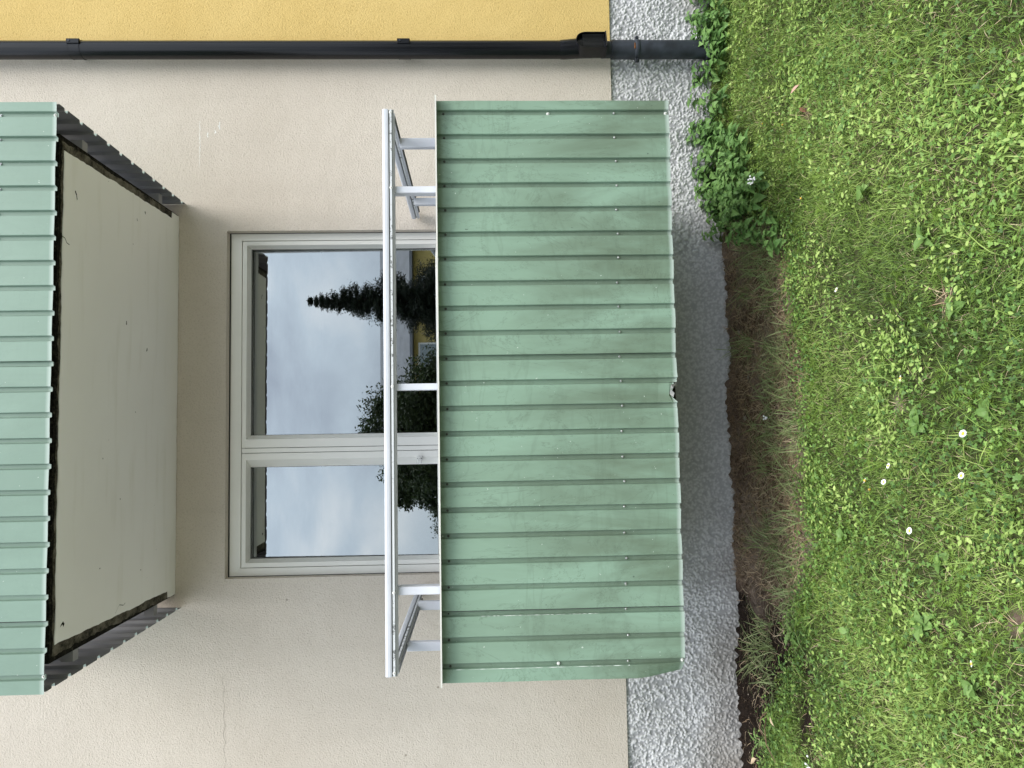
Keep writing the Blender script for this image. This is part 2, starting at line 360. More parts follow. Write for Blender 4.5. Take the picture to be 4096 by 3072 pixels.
# room behind the window
rm = MB(); rm.box(-2.2, 2.4, 4, 4.1, -.9, 2.0); rm.box(-2.3, -2.2, .26, 4.1, -.9, 2.0); rm.box(2.4, 2.5, .26, 4.1, -.9, 2.0); rm.box(-2.3, 2.5, .26, 4.1, 2.0, 2.1); rm.box(-2.3, 2.5, .26, 4.1, -1.0, -.9)
rm.build('room', M['room'], house)

# window / french door, frame set back in the reveal
win = ob('window', None, house, (0, 0, 0))
def ring(o, i, yf0, yf1, yb, name, m):
    """rectangular frame; o / i = (x0, x1, z0, z1) outer and inner; front face slopes yf0 -> yf1"""
    v = []
    for (x0, x1, z0, z1), yy in ((o, yf0), (i, yf1), (i, yb), (o, yb)):
        v += [(x0, yy, z0), (x1, yy, z0), (x1, yy, z1), (x0, yy, z1)]
    f = [(a*4+k, a*4+(k+1) % 4, b_*4+(k+1) % 4, b_*4+k) for a, b_ in ((0, 1), (1, 2), (2, 3), (3, 0)) for k in range(4)]
    return MB().add(v, f).build(name, m, win)
ring((WX0+.002, WX1-.002, WZB, 1.640), (-.866, 1.203, WZB+.06, 1.575), .058, .061, .13, 'outer_frame', M['upvc'])
ring((WX0, WX1, WZB, WZT), (WX0+.004, WX1-.004, WZB+.004, 1.641), .0545, .0545, .057, 'sealant', M['gasket'])
for (a, b_, g0, g1, zb0) in ((-.1185, 1.1995, -.04, 1.149, 0), (-.8625, -.1535, -.24, -.81, 0)):
    g0, g1 = min(g0, g1), max(g0, g1)
    left = a < -.5
    bl = (g0-.026, g1+(.046 if left else .026))
    o1 = (a, b_, .20, 1.5715); i1 = (bl[0], bl[1], .318, 1.546)
    if not left: i1 = (g0-.026, g1+.026, .318, 1.546)
    s_ = ring(o1, i1, .068, .070, .12, 'sash', M['upvc'])
    g0, g1 = g0*1.0143, g1*1.0143
    ring(i1, (g0, g1, .349, 1.5405), .0735, .144, .16, 'glazing_bead', M['upvc'])
    gy_ = lambda gx_, gz_: .160+(0 if left else .0062)*(gx_-(g0+g1)/2)+.0180*(gz_-.93)      # panes are never quite plumb
    gm = MB().add([(a__, gy_(a__, c__), c__) for a__, c__ in ((g0-.004, .345), (g1+.004, .345), (g1+.004, 1.544), (g0-.004, 1.544))], [(0, 1, 2, 3)])
    me = mesh('pane', gm.v, gm.f, M['glass']); ob('pane', me, win)
    ring((g0-.002, g1+.002, .347, 1.542), (g0+.002, g1-.002, .351, 1.538), .1445, .1445, .148, 'gasket', M['gasket'])
    MB().box(a, b_, .068, .12, WZB+.065, .196, .002).build('door_panel', M['upvc'], win)
MB().box(-.150, -.122, .066, .12, WZB+.065, 1.5715, .0015).build('centre_strip', M['upvc'], win)
ct = MB(); ct.box(-.212, -.186, .060, .0665, .437, .474, .001); ct.box(-.203, -.196, .044, .060, .447, .466, .001); ct.box(-.237, -.214, .052, .066, .441, .471, .002)
ct.build('catch', M['white'], win)
for z_ in (.4415, .467): MB().box(-.2045, -.2005, .0585, .060, z_, z_+.004).build('catch_screw', M['gasket'], win)
# hairline cracks, drips and marks on the render (ribbons half a millimetre proud)
def ribbon(pts, w, y0, m, name, parent, thick=.0006, **k):
    v, f = [], []
    for i, (x, z) in enumerate(pts):
        ww = w*(.5+random.random())
        v += [(x-ww/2, y0-thick, z), (x+ww/2, y0-thick, z)]
    f = [(2*i, 2*i+1, 2*i+3, 2*i+2) for i in range(len(pts)-1)]
    v += [(a, y0+.002, c) for a, b__, c in v]; n_ = 2*len(pts)
    f += [(2*i, 2*i+2, 2*i+2+n_, 2*i+n_) for i in range(len(pts)-1)]+[(2*i+1, 2*i+1+n_, 2*i+3+n_, 2*i+3) for i in range(len(pts)-1)]
    return MB().add(v, f).build(name, m, parent, **k)
pts = [(-1.50-.0215*i, 1.655+.006*math.sin(i*1.3)-.0007*i+random.uniform(-.004, .004)) for i in range(32)]
v = []; 
cpts = [(x, z) for x, z in pts]
def hcrack(p, w, m, name):
    v = []; n_ = len(p)
    for x, z in p:
        ww = w*(.4+random.random()); v += [(x, -.0006, z-ww/2), (x, -.0006, z+ww/2)]
    MB().add(v, [(2*i, 2*i+1, 2*i+3, 2*i+2) for i in range(n_-1)]).build(name, m, house)
hcrack(cpts, .0024, M['crack'], 'crack')
hcrack([(1.96-.009*i, 1.822+random.uniform(-.003, .003)) for i in range(34)], .004, M['drip'], 'paint_drip')
for cx_, cz_, ln in ((1.955, 1.70, .05), (1.885, 1.775, .03), (1.90, 1.725, .02)):
    hcrack([(cx_-ln/6*i, cz_+random.uniform(-.004, .004)) for i in range(7)], .008, M['drip'], 'paint_drip')
for x, z in ((-1.05, 1.27), (-1.60, .35), (-2.0, .55), (-.97, .02)):
    MB().tube([(x, -.0012, z), (x, .001, z)], .007, 7).build('stain_spot', M['crack'], house)

# ------------------------------------------------------------------ balconies
PIT = 2.5028/22; SX = 1.4426
YF = -1.262
def profile(s0, s1, cs):
    p = [(s0, 0.)]
    for c in sorted(cs):
        for ds, d in ((-.0140, 0), (-.0125, .0012), (-.0094, .0148), (-.0080, .016), (.0080, .016), (.0094, .0148), (.0125, .0012), (.0140, 0)):
            if s0 < c+ds < s1: p.append((c+ds, d))
    p.append((s1, 0.)); return p
def sheet(parent, A, B, cs, s0, s1, zb, zt, m, deform=None, off=0.0, slope=0.0, rows=22, rowz=None):
    """trapezoidal sheet along the line A->B (xy); outward normal is to the right of A->B"""
    A, B = Vector(A), Vector(B); t = (B-A).normalized(); nrm = Vector((t.y, -t.x))
    p = profile(s0, s1, cs)
    # extra columns on the flats
    q = [p[0]]
    for a_, b_ in zip(p, p[1:]):
        if b_[0]-a_[0] > .03:
            for k in (1/3, 2/3): q.append((a_[0]+(b_[0]-a_[0])*k, a_[1]+(b_[1]-a_[1])*k))
        q.append(b_)
    zz = rowz or ([0, .006]+list(np.linspace(.02, 1, rows)))
    vf, vb, wr, gr, fd = [], [], [], [], []
    for s_, d in q:
        for k, h_ in enumerate(zz):
            z = zb+slope*s_+(zt-zb-slope*s_)*h_
            xy = A+t*s_+nrm*(off-d); P = Vector((xy.x, xy.y, z))
            if deform: P = deform(P)
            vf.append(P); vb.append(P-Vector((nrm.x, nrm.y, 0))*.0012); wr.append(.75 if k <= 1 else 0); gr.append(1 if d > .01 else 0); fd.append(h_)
    nc, nr = len(q), len(zz); f, mi = [], []
    for i in range(nc-1):
        for k in range(nr-1):
            a_ = i*nr+k; f.append((a_, a_+nr, a_+nr+1, a_+1)); mi.append(0)
            o_ = nc*nr; f.append((a_+o_, a_+1+o_, a_+nr+1+o_, a_+nr+o_)); mi.append(1)
    o_ = nc*nr
    for i in range(nc-1):
        f.append((i*nr, i*nr+o_, (i+1)*nr+o_, (i+1)*nr)); mi.append(0)
        f.append((i*nr+nr-1, (i+1)*nr+nr-1, (i+1)*nr+nr-1+o_, i*nr+nr-1+o_)); mi.append(0)
    for k in range(nr-1):
        f.append((k, k+1, k+1+o_, k+o_)); mi.append(0)
        c_ = (nc-1)*nr; f.append((c_+k, c_+k+o_, c_+k+1+o_, c_+k+1)); mi.append(0)
    me = mesh('cladding_sheet', vf+vb, f, [m, M['back']], {'wear': wr+wr, 'groove': gr+gr, 'sheen_streak': fd+fd}, mi=mi)
    return ob('cladding_sheet', me, parent)

def screw_mesh(m, washer=.0058):
    b_ = MB(); b_.tube([(0, 0, 0), (0, -.0015, 0)], washer, 12); b_.tube([(0, -.0015, 0), (0, -.005, 0), (0, -.006, 0)], [.0035, .0035, .0022], 8)
    me = mesh('screw', b_.v, b_.f, m); b_.fixn(me); return me
SCR = screw_mesh(M['screw'], .0055); SCRD = screw_mesh(M['screwd'], .0055); SCRB = screw_mesh(M['white'], .0075)

def balcony(zo, label, green, lower):
    B = thing('balcony', label, 'balcony', (0, 0, 0), 'stacked balconies clad in green trapezoidal sheet')
    zb, zt = -.849+zo, .232+zo
    # slab, bare and mouldy at its edge, painted soffit let in
    sl = MB().add([(-1.012, -1.235, zb+.001), (1.362, -1.235, zb+.001), (1.350, .02, zb+.001), (-1.004, .02, zb+.001),
                   (-1.012, -1.235, zb+.17), (1.362, -1.235, zb+.17), (1.350, .02, zb+.17), (-1.004, .02, zb+.17)],
                  [(0, 3, 2, 1), (4, 5, 6, 7), (0, 1, 5, 4), (1, 2, 6, 5), (2, 3, 7, 6), (3, 0, 4, 7)])
    slo = sl.build('slab', M['mould'], B)
    def patch(corners, z, m, name, seg=60, amp=.004, th=.004, par=None):
        o = []
        for k in range(len(corners)):
            p, q = Vector(corners[k]), Vector(corners[(k+1) % len(corners)]); n_ = max(2, int((q-p).length*seg))
            d = (q-p).normalized(); nn = Vector((d.y, -d.x)); wv = 0
            for i in range(n_):
                wv = .6*wv+random.uniform(-amp, amp)*(0 if i == 0 else 1); c_ = p.lerp(q, i/n_)+nn*wv; o.append(c_)
        v = [(c_.x, c_.y, z-th) for c_ in o]+[(c_.x, c_.y, z) for c_ in o]; n_ = len(o)
        MB().add(v, [tuple(range(n_))]+[(i, (i+1) % n_, (i+1) % n_+n_, i+n_) for i in range(n_)]).build(name, m, par or B)
    patch([(-.985, -1.216), (1.335, -1.216), (1.345, -.006), (-.998, -.006)], zb+.0005, M['concrete'], 'concrete_rim', 60, .005, .002, slo)
    patch([(-.940, -1.204), (1.296, -1.204), (1.306, -.100), (1.343, -.096), (1.345, -.004), (-.998, -.004), (-.996, -.100), (-.957, -.104)],
          zb-.002, M['soffit'], 'soffit_paint', 40, .0028, .004, slo)
    if not lower:                      # chips and hairline cracks in the soffit paint
        zc = zb-.0066
        for pts_, w_ in (((( -.868, -1.166), (-.858, -1.150), (-.872, -1.140)), .012), (((1.135, -1.118), (1.120, -1.106), (1.098, -1.10)), .008),
                         (((.895, -1.262+.045), (.890, -1.19), (.872, -1.175), (.868, -1.155)), .003), (((-.905, -.60), (-.912, -.62), (-.90, -.66), (-.935, -.70)), .0028)):
            v = []
            for x_, y_ in pts_: v += [(x_-w_/2, y_-w_/4, zc), (x_+w_/2, y_+w_/4, zc)]
            MB().add(v, [(2*i, 2*i+1, 2*i+3, 2*i+2) for i in range(len(pts_)-1)]).build('paint_chip', M['mould'], slo)
    # front cladding in overlapping sheets
    cs = [SX-PIT*k for k in range(23)]
    xr, xl = 1.498, -1.131
    seams = (cs[10]-.012, cs[20]-.0115)
    def deform(P):
        x, z = P.x, P.z-zb
        if lower:
            c1, wn_ = .140, .042                                   # torn notch in the lower edge
            if abs(x-c1) < wn_ and z < .03: P = Vector((P.x, P.y-.004*math.sin((x-c1)*60), P.z+(.022+.006*math.sin(x*170))*(1-z/.03)))
            elif abs(x-c1) < .075 and z < .08: P = Vector((P.x, P.y-.008*(1-z/.08), P.z))
            if x < -1.062 and z < .19:                             # folded-in corner
                t_ = (1-z/.19)*min(1, (-1.062-x)/.069); P = Vector((P.x+.022*t_, P.y+.035*t_, P.z+.010*t_))
            P = Vector((P.x, P.y+.0025*math.sin(x*9+z*5)*math.sin(z*7+1), P.z+.0015*math.sin(x*23)))
        else:
            P = Vector((P.x, P.y, P.z+.0012*math.sin(x*17)))
        return P
    # A->B runs from +x to -x so that "outward" is -y
    spans = ((xr, seams[0], 0), (seams[0]+.022, seams[1], .0022), (seams[1]+.022, xl, .0042))
    rowz = list(np.r_[0, .006, .02, .035, .055, .08, .11, .15, np.linspace(.2, 1, 14)])
    for k, (a_, b_, of) in enumerate(spans):
        A_, B_ = (b_, YF), (a_, YF)
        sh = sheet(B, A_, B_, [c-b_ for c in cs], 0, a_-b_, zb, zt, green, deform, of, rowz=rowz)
        lo = a_ if k == 0 else spans[k-1][1]
        for j, c in enumerate(cs):
            if not (b_ < c <= (xr if k == 0 else spans[k-1][1]+.001)): continue
            rws = [(zb+.255+.003*math.sin(j*2.), SCR), (zb+1.048, SCRD if lower else SCR)]
            if j in (0, 22): rws += [(zb+.012, SCRB), (zb+.565, SCRB)]
            for z, me in rws:
                if z < zt: ob('screw', me, sh, (c+random.uniform(-.002, .002), YF-of+.014, z+random.uniform(-.003, .003)), (random.uniform(-.1, .1), random.uniform(0, 3), 0))
    if lower:
        for x0, z0, z1, w_ in ((seams[1]+.0005, -.47, .06, .002), (cs[22]-.013, -.60, .17, .0030)):
            n_ = 60; v = []
            for i in range(n_+1):
                z = z0+(z1-z0)*i/n_; ww = w_*(.2+random.random()**2*1.1)*(0.02 if random.random() < .12 else 1)
                v += [(x0-ww/2, YF-.0052, z), (x0+ww/2, YF-.0052, z)]
            MB().add(v, [(2*i, 2*i+1, 2*i+3, 2*i+2) for i in range(n_)]).build('scratch', M['scratch'], B)
        tm = MB().add([(.178, YF-.008, zb+.004), (.170, YF-.012, zb+.030), (.150, YF-.010, zb+.034), (.155, YF-.016, zb+.022), (.128, YF-.003, zb+.036), (.112, YF-.012, zb+.022), (.132, YF-.018, zb+.018)],
                      [(0, 1, 3), (1, 2, 3), (2, 4, 6), (4, 5, 6)]).build('torn_edge', M['torn'], B)
    # side cladding
    ncs = [.05+PIT*k for k in range(11)]
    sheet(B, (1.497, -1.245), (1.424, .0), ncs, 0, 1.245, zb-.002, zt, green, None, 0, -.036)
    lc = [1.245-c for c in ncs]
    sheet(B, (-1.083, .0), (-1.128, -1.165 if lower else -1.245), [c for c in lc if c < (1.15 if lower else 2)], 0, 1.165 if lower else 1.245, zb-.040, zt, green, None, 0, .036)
    # hollow support stubs between slab and side cladding
    for y_ in (-1.03, -.24):
        for side in (1, -1):
            xa = 1.353 if side > 0 else -1.007; xb = xa+.055*side
            yy0, yy1, z0, z1, t_ = y_-.022, y_+.022, zb-.004+.006, zb+.058, .0025
            o = MB(); x0, x1 = min(xa, xb), max(xa, xb)
            o.box(x0, x1, yy0, yy0+t_, z0, z1); o.box(x0, x1, yy1-t_, yy1, z0, z1); o.box(x0, x1, yy0+t_, yy1-t_, z0, z0+t_); o.box(x0, x1, yy0+t_, yy1-t_, z1-t_, z1)
            o.build('support_stub', M['back'], B)
    # posts
    zf = zb+.17
    def post(x0, x1, y0, y1, z1):
        MB().box(x0, x1, y0, y1, zf, z1, .002).build('post', M['alu'], B)
    post(1.080, 1.111, -1.225, -1.170, .436+zo); post(.165, .195, -1.225, -1.170, .436+zo); post(-.754, -.718, -1.225, -1.170, .436+zo)
    post(1.385, 1.433, -1.0, -.968, .434+zo); post(1.303, 1.345, -.34, -.308, .432+zo)
    post(-1.133+.018, -1.088+.018, -.86, -.828, .434+zo); post(-1.052, -1.003, -.32, -.288, .432+zo)
    post(1.385, 1.43, -1.235, -1.19, .20+zo); post(-1.08, -1.035, -1.235, -1.19, .20+zo)
    # handrail: rounded cap over a grooved channel; each run is a part
    def rail(P, Q, name):
        P, Q = Vector(P), Vector(Q); t = (Q-P).normalized(); nn = Vector((t.y, -t.x))
        rl = ob(name, None, B)
        def run(sec, m, nm, ins=0):
            a_, b_ = P+t*ins, Q-t*ins; v = []
            for C_ in (a_, b_):
                for yy, z in sec: v.append((C_.x+nn.x*yy, C_.y+nn.y*yy, z+zo))
            n_ = len(sec); f = [(i, (i+1) % n_, (i+1) % n_+n_, i+n_) for i in range(n_)]+[tuple(range(n_)), tuple(range(2*n_-1, n_-1, -1))]
            MB().add(v, f).build(nm, m, rl)
        run([(.026, .455), (.0275, .462), (.0275, .473), (.024, .480), (.016, .4835), (-.016, .4835), (-.024, .480), (-.0275, .473), (-.0275, .462), (-.026, .455)], M['alu'], 'top_rail')
        run([(.018, .4495), (.018, .4548), (-.018, .4548), (-.018, .4495)], M['alu_in'], 'groove', .002)
        run([(.0235, .4395), (.0235, .4493), (-.0235, .4493), (-.0235, .4395)], M['flange'], 'flange', .001)
        for s_ in (1, -1):
            run([(.021*s_, .430), (.021*s_, .4393), (.018*s_, .4393), (.018*s_, .430)], M['alu_in'] if s_ > 0 else M['alu'], 'channel_lip', .001)
        return rl
    rl = rail((-1.104, -1.222), (1.467, -1.222), 'front_rail')
    # t = +x, nn = (0,-1): outward is -y
    for x in (1.452, 1.098, .182, -.738, -1.088): ob('rail_screw', SCRB, rl, (x, -1.2455, .4445+zo), (0, .5, 0))
    rail((1.440, -1.192), (1.334, -.03), 'side_rail'); rail((-1.088, -1.192), (-1.035, -.03), 'side_rail')
    # cap flashing
    MB().box(xl-.004, xr+.006, YF-.046, YF+.02, zt+.0012, zt+.0030).build('cap_flashing', M['cap'], B)
    MB().box(xl-.004, xr+.006, YF-.0475, YF-.0462, zt-.0035, zt+.0030).build('cap_lip', M['cap'], B)
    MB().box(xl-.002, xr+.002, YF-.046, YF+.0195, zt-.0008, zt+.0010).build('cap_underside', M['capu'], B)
    return B
balcony(0, 'lower balcony near the ground, scuffed green sheet front with a torn bottom edge', M['green_lo'], True)
balcony(2.8, 'upper balcony with cleaner pale green cladding and a painted soffit above the window', M['green_up'], False)

# ------------------------------------------------------------------ downpipe
PX, PY = 2.376, -.092
dp = thing('downpipe', 'black rainwater downpipe running down the join of the beige and yellow walls', 'drainpipe')
MB().tube([(PX, PY, -.52), (PX, PY, 6.9)], .0545, 32).build('pipe', M['pipe'], dp, True)
MB().tube([(PX+.008, PY-.004, -.74), (PX+.006, PY-.006, -.60), (PX, PY-.002, -.50), (PX, PY, -.475)], [.058, .060, .0585, .0570], 32).build('lower_sleeve', M['pipe'], dp, True)
MB().box(PX+.020, PX+.0215, PY-.0525, PY-.0500, -.475, 6.9).build('pipe_seam', M['gasket'], dp)
MB().tube([(PX, PY, -.81), (PX, PY, -.74)], [.0500, .0520], 32).build('coupling', M['pipe_old'], dp, True)
MB().tube([(PX, PY, G-.2), (PX, PY, -1.40), (PX, PY, -.806), (PX, PY, -.80)], [.0565, .0565, .0575, .0560], 32).build('iron_pipe', M['pipe_old'], dp, True)
for z, rr in ((-1.50, .071), (-1.43, .068)):
    MB().tube([(PX, PY, z-.03), (PX, PY, z-.024), (PX, PY, z+.020), (PX, PY, z+.026)], [rr-.006, rr, rr, rr-.006], 32).build('collar', M['pipe_old'], dp, True)
for z in (2.54, .512, 4.9):
    bq = ob('bracket', None, dp)
    o = MB()
    for dz in (-.036, .033): o.tube([(PX, PY, z+dz), (PX, PY, z+dz+.0035)], .0572, 32)
    o.build('strap_rim', M['pipe'], bq, True)
    MB().tube([(PX, PY, z-.034), (PX, PY, z+.034)], .0560, 32).build('strap', M['pipe'], bq, True)
    c = MB().box(PX+.012, PX+.043, PY-.062, PY-.046, z-.040, z+.040, .003).build('clasp', M['pipe'], bq)
    MB().tube([(PX+.028, PY-.066, z+.022), (PX+.028, PY-.060, z+.022)], .006, 10).build('rivet', M['pipe_old'], bq)
    MB().box(PX-.012, PX+.012, PY+.05, .01, z-.015, z+.015).build('wall_pin', M['pipe_old'], bq)
bq = ob('bracket', None, dp, label='old iron pipe clamp with bolted ears')
MB().tube([(PX, PY, -.978), (PX, PY, -.972), (PX, PY, -.952), (PX, PY, -.946)], [.0585, .0625, .0625, .0585], 32).build('clamp', M['pipe_old'], bq, True)
for s_ in (1, -1):
    MB().box(min(PX+s_*.058, PX+s_*.084), max(PX+s_*.058, PX+s_*.084), PY-.012, PY+.006, -.976, -.950, .004).build('ear', M['pipe_old'], bq)
    MB().tube([(PX+s_*.073, PY-.022, -.963), (PX+s_*.073, PY-.010, -.963)], .0085, 6).build('bolt', M['pipe_old'], bq)
MB().box(PX-.022, PX+.014, PY-.062, PY-.055, -.944, -.938, .001).build('rust_streak', M['rust'], bq)
# leaf trap: open hood turned towards the camera
lt = ob('leaf_trap', None, dp, (PX+.010, PY-.045, -.66), (0, 0, math.radians(18)))
def usec(wd, z0, zs, n_=14):
    return [(wd, z0), (wd, zs)]+[(wd*math.cos(a), zs+wd*math.sin(a)) for a in [math.pi*k/n_ for k in range(1, n_)]]+[(-wd, zs), (-wd, z0)]
o = MB(); outer = usec(.064, -.098, .030); inner = usec(.060, -.094, .030); n_ = len(outer)
v = [(x, -.040, z) for x, z in outer]+[(x, .040, z) for x, z in outer]+[(x, -.040, z) for x, z in inner]+[(x, .034, z) for x, z in inner]
f = [(i, (i+1) % n_, (i+1) % n_+n_, i+n_) for i in range(n_)]+[(i, i+2*n_, (i+1) % n_+2*n_, (i+1) % n_) for i in range(n_)]
f += [(i+2*n_, i+3*n_, (i+1) % n_+3*n_, (i+1) % n_+2*n_) for i in range(n_)]+[tuple(range(n_, 2*n_)), tuple(range(3*n_, 4*n_))]
o.add(v, f).build('hood', M['pipe'], lt)
g_ = MB()
for k in range(11): g_.box(-.052+.0104*k-.001, -.052+.0104*k+.001, -.028, -.026, -.088, .05)
g_.build('grille', M['gasket'], lt)
MB().box(-.060, .060, -.052, -.036, -.098, -.090, .002).build('flap_edge', M['pipe'], lt)

# ------------------------------------------------------------------ things seen only in the glass, and added tree belts
def leafcloud(pts, sz, rngs, aspect=.45):
    n_ = len(pts); th = rngs.uniform(0, 2*np.pi, n_); ph = rngs.uniform(-.9, .9, n_); s_ = sz*rngs.uniform(.6, 1.3, n_)
    d = np.stack([np.cos(th)*np.cos(ph), np.sin(th)*np.cos(ph), np.sin(ph)], -1)
    e = np.cross(d, rngs.normal(size=(n_, 3))); e /= np.linalg.norm(e, axis=1)[:, None]
    a = pts-d*s_[:, None]; c = pts+d*s_[:, None]; b_ = pts+e*(s_*aspect)[:, None]; d2 = pts-e*(s_*aspect)[:, None]
    v = np.stack([a, b_, c, d2], 1).reshape(-1, 3); f = np.arange(4*n_).reshape(-1, 4); return v, f, np.repeat(rngs.random(n_), 4)
M['treeleaf'] = leafmat('tree_leaf', (.016, .026, .010), (.030, .050, .018), (.06, .09, .03))
M['needle'] = leafmat('conifer_needles', (.006, .011, .006), (.011, .020, .010), (.022, .036, .016))
M['bark'] = simple('bark', (.08, .06, .045), .95)
def conifer(x, y, hgt, rad, label):
    t = thing('conifer_tree', label, 'tree', (x, y, G))
    MB().tube([(0, 0, 0), (0, 0, hgt*.5), (.03, 0, hgt)], [.16, .09, .012], 10).build('trunk', M['bark'], t, True)
    P = []; rs = np.random.default_rng(5)
    for lv in np.arange(.7, hgt-.05, .17):
        rr = rad*(1-(lv/hgt))**1.0*1.05+.04; nb = int(9+14*(1-lv/hgt))
        for k in range(nb):
            a = rs.uniform(0, 6.283); ln = rr*rs.uniform(.6, 1.15); m_ = int(50+420*ln)
            q = rs.random(m_)**.75; sprd = .05+.10*q*ln
            P.append(np.stack([np.cos(a)*q*ln+rs.normal(size=m_)*sprd*.7, np.sin(a)*q*ln+rs.normal(size=m_)*sprd*.7, lv+.10*q*ln-.30*(q*ln)**2*.6+.22*np.maximum(q-.75, 0)*ln+rs.normal(size=m_)*sprd*.5], -1))
    v, f, tn = leafcloud(np.concatenate(P), .042, rs, .26); ob('crown', mesh('crown', v, f, M['needle'], {'tone': tn}), t)
def broadtree(x, y, hgt, blobs, label, name='deciduous_tree', n_=9000, sz=.045, seed=1):
    t = thing(name, label, 'tree', (x, y, G)); rs = np.random.default_rng(seed)
    tk = MB().tube([(0, 0, 0), (.05, 0, hgt*.35), (0, .05, hgt*.7)], [.13, .09, .03], 10)
    for bx, by, bz, br in blobs: tk.tube([(.04, 0, hgt*.3), (bx*.5, by*.5, (bz+hgt*.3)/2+.1), (bx, by, bz)], [.06, .04, .012], 7)
    tk.build('trunk', M['bark'], t, True); P = []
    for bx, by, bz, br in blobs:
        m_ = int(n_*br**2/sum(q[3]**2 for q in blobs)); d = rs.normal(size=(m_, 3)); d /= np.linalg.norm(d, axis=1)[:, None]
        cl = rs.normal(size=(24, 3)); cl /= np.linalg.norm(cl, axis=1)[:, None]
        k = rs.integers(0, 24, m_); half = rs.random(m_) < .7
        d = np.where(half[:, None], cl[k]+d*.42*rs.random((m_, 1)), d*.8*rs.random((m_, 1))**.4)
        P.append(np.array([bx, by, bz])+d*br*np.array([1, 1, .9]))
    v, f, tn = leafcloud(np.concatenate(P), sz, rs); ob('crown', mesh('crown', v, f, M['treeleaf'], {'tone': tn}), t)
conifer(3.9, -15.8, 7.46, 1.95, 'tall dark conifer mirrored in the right window pane')
broadtree(.10, -12.8, 5.0, [(0, 0, 3.65, 1.35), (-.6, .3, 3.45, 1.2), (.85, 0, 3.1, 1.05), (.15, .2, 4.4, .75), (.5, .1, 4.0, .6), (-.35, .1, 4.2, .55), (-1.0, 0, 2.2, 1.2), (.6, .4, 1.9, 1.2), (0, 0, 1.2, 1.4), (-.3, -.3, 3.0, 1.3), (.3, -.5, 2.2, 1.3)], 'round dark leafy tree mirrored at the left of the right pane', n_=110000)
broadtree(-1.65, -12.9, 4.5, [(.15, 0, 4.1, .45), (.4, .2, 3.6, .6), (.05, .1, 3.0, .55), (.3, 0, 1.7, 1.0)], 'smaller leafy tree mirrored at the top of the left pane', n_=50000, seed=3)
broadtree(-3.3, -19.8, 3.85, [(0, 0, 3.4, .95), (-.7, 0, 3.1, .8), (.5, 0, 2.8, .9), (-.3, 0, 1.4, 1.1)], 'low leafy tree mirrored in the lower left pane', n_=45000, seed=4)
broadtree(6.2, -19.0, 4.0, [(0, 0, 2.6, 1.0), (-.5, 0, 2.0, .9), (.5, 0, 1.7, 1.1)], 'loose shrub-like tree mirrored before the yellow house', n_=24000, seed=6)
hs = thing('neighbour_house', 'low yellow house with grey hipped roof mirrored in the window', 'house')
M['hyellow'] = simple('house_yellow', (.55, .44, .17), .9, .2, 0, .06); M['hroof'] = simple('house_roof', (.17, .18, .20), .7, .3, 0, .15, 3)
MB().box(-2.65, 11.1, -33.3, -26.3, G, 4.5).build('wall', M['hyellow'], hs)
x0, x1, y0, y1, ze, zr = -3.1, 11.5, -33.8, -25.85, 4.42, 6.15
MB().add([(x0, y0, ze), (x1, y0, ze), (x1, y1, ze), (x0, y1, ze), (x0+2.0, -28.2, zr), (x1-2.0, -28.2, zr), (x0, y0, ze-.12), (x1, y0, ze-.12), (x1, y1, ze-.12), (x0, y1, ze-.12)],
         [(3, 2, 5, 4), (1, 0, 4, 5), (0, 3, 4), (2, 1, 5), (6, 7, 8, 9), (0, 1, 7, 6), (1, 2, 8, 7), (2, 3, 9, 8), (3, 0, 6, 9)]).build('roof', M['hroof'], hs)
M['hglass'] = simple('house_glass', (.30, .36, .40), .1, .8)
for wx in (-1.4, 1.0, 3.4, 6.4, 9.0):
    for wz in (2.75, -.1):
        wf = MB().box(wx-.6, wx+.6, -26.3, -26.24, wz, wz+1.35).build('window', M['white'], hs)
        MB().box(wx-.52, wx+.52, -26.24, -26.225, wz+.08, wz+1.27).build('pane', M['hglass'], wf)

def belt(xa, xb, y, hgt, seed):  # unseen trees added to keep low sky light off the plinth
    rs = np.random.default_rng(seed); n_ = 16000; xx = rs.uniform(xa, xb, n_); top = hgt*(.78+.22*np.sin(xx*1.1+seed)*np.cos(xx*.43))
    q = rs.random(n_)**.6*.98; v, f, tn = leafcloud(np.stack([xx, y+rs.normal(0, 1.4, n_)*np.sqrt(1.02-q), G+top*q], -1), .30, rs)
    o = ob('blocker_tree_belt', mesh('blocker_tree_belt', v, f, M['treeleaf'], {'tone': tn}), kind='stuff')
belt(-60, -7.5, -24, 9, 1); belt(13.5, 70, -24, 9, 2)
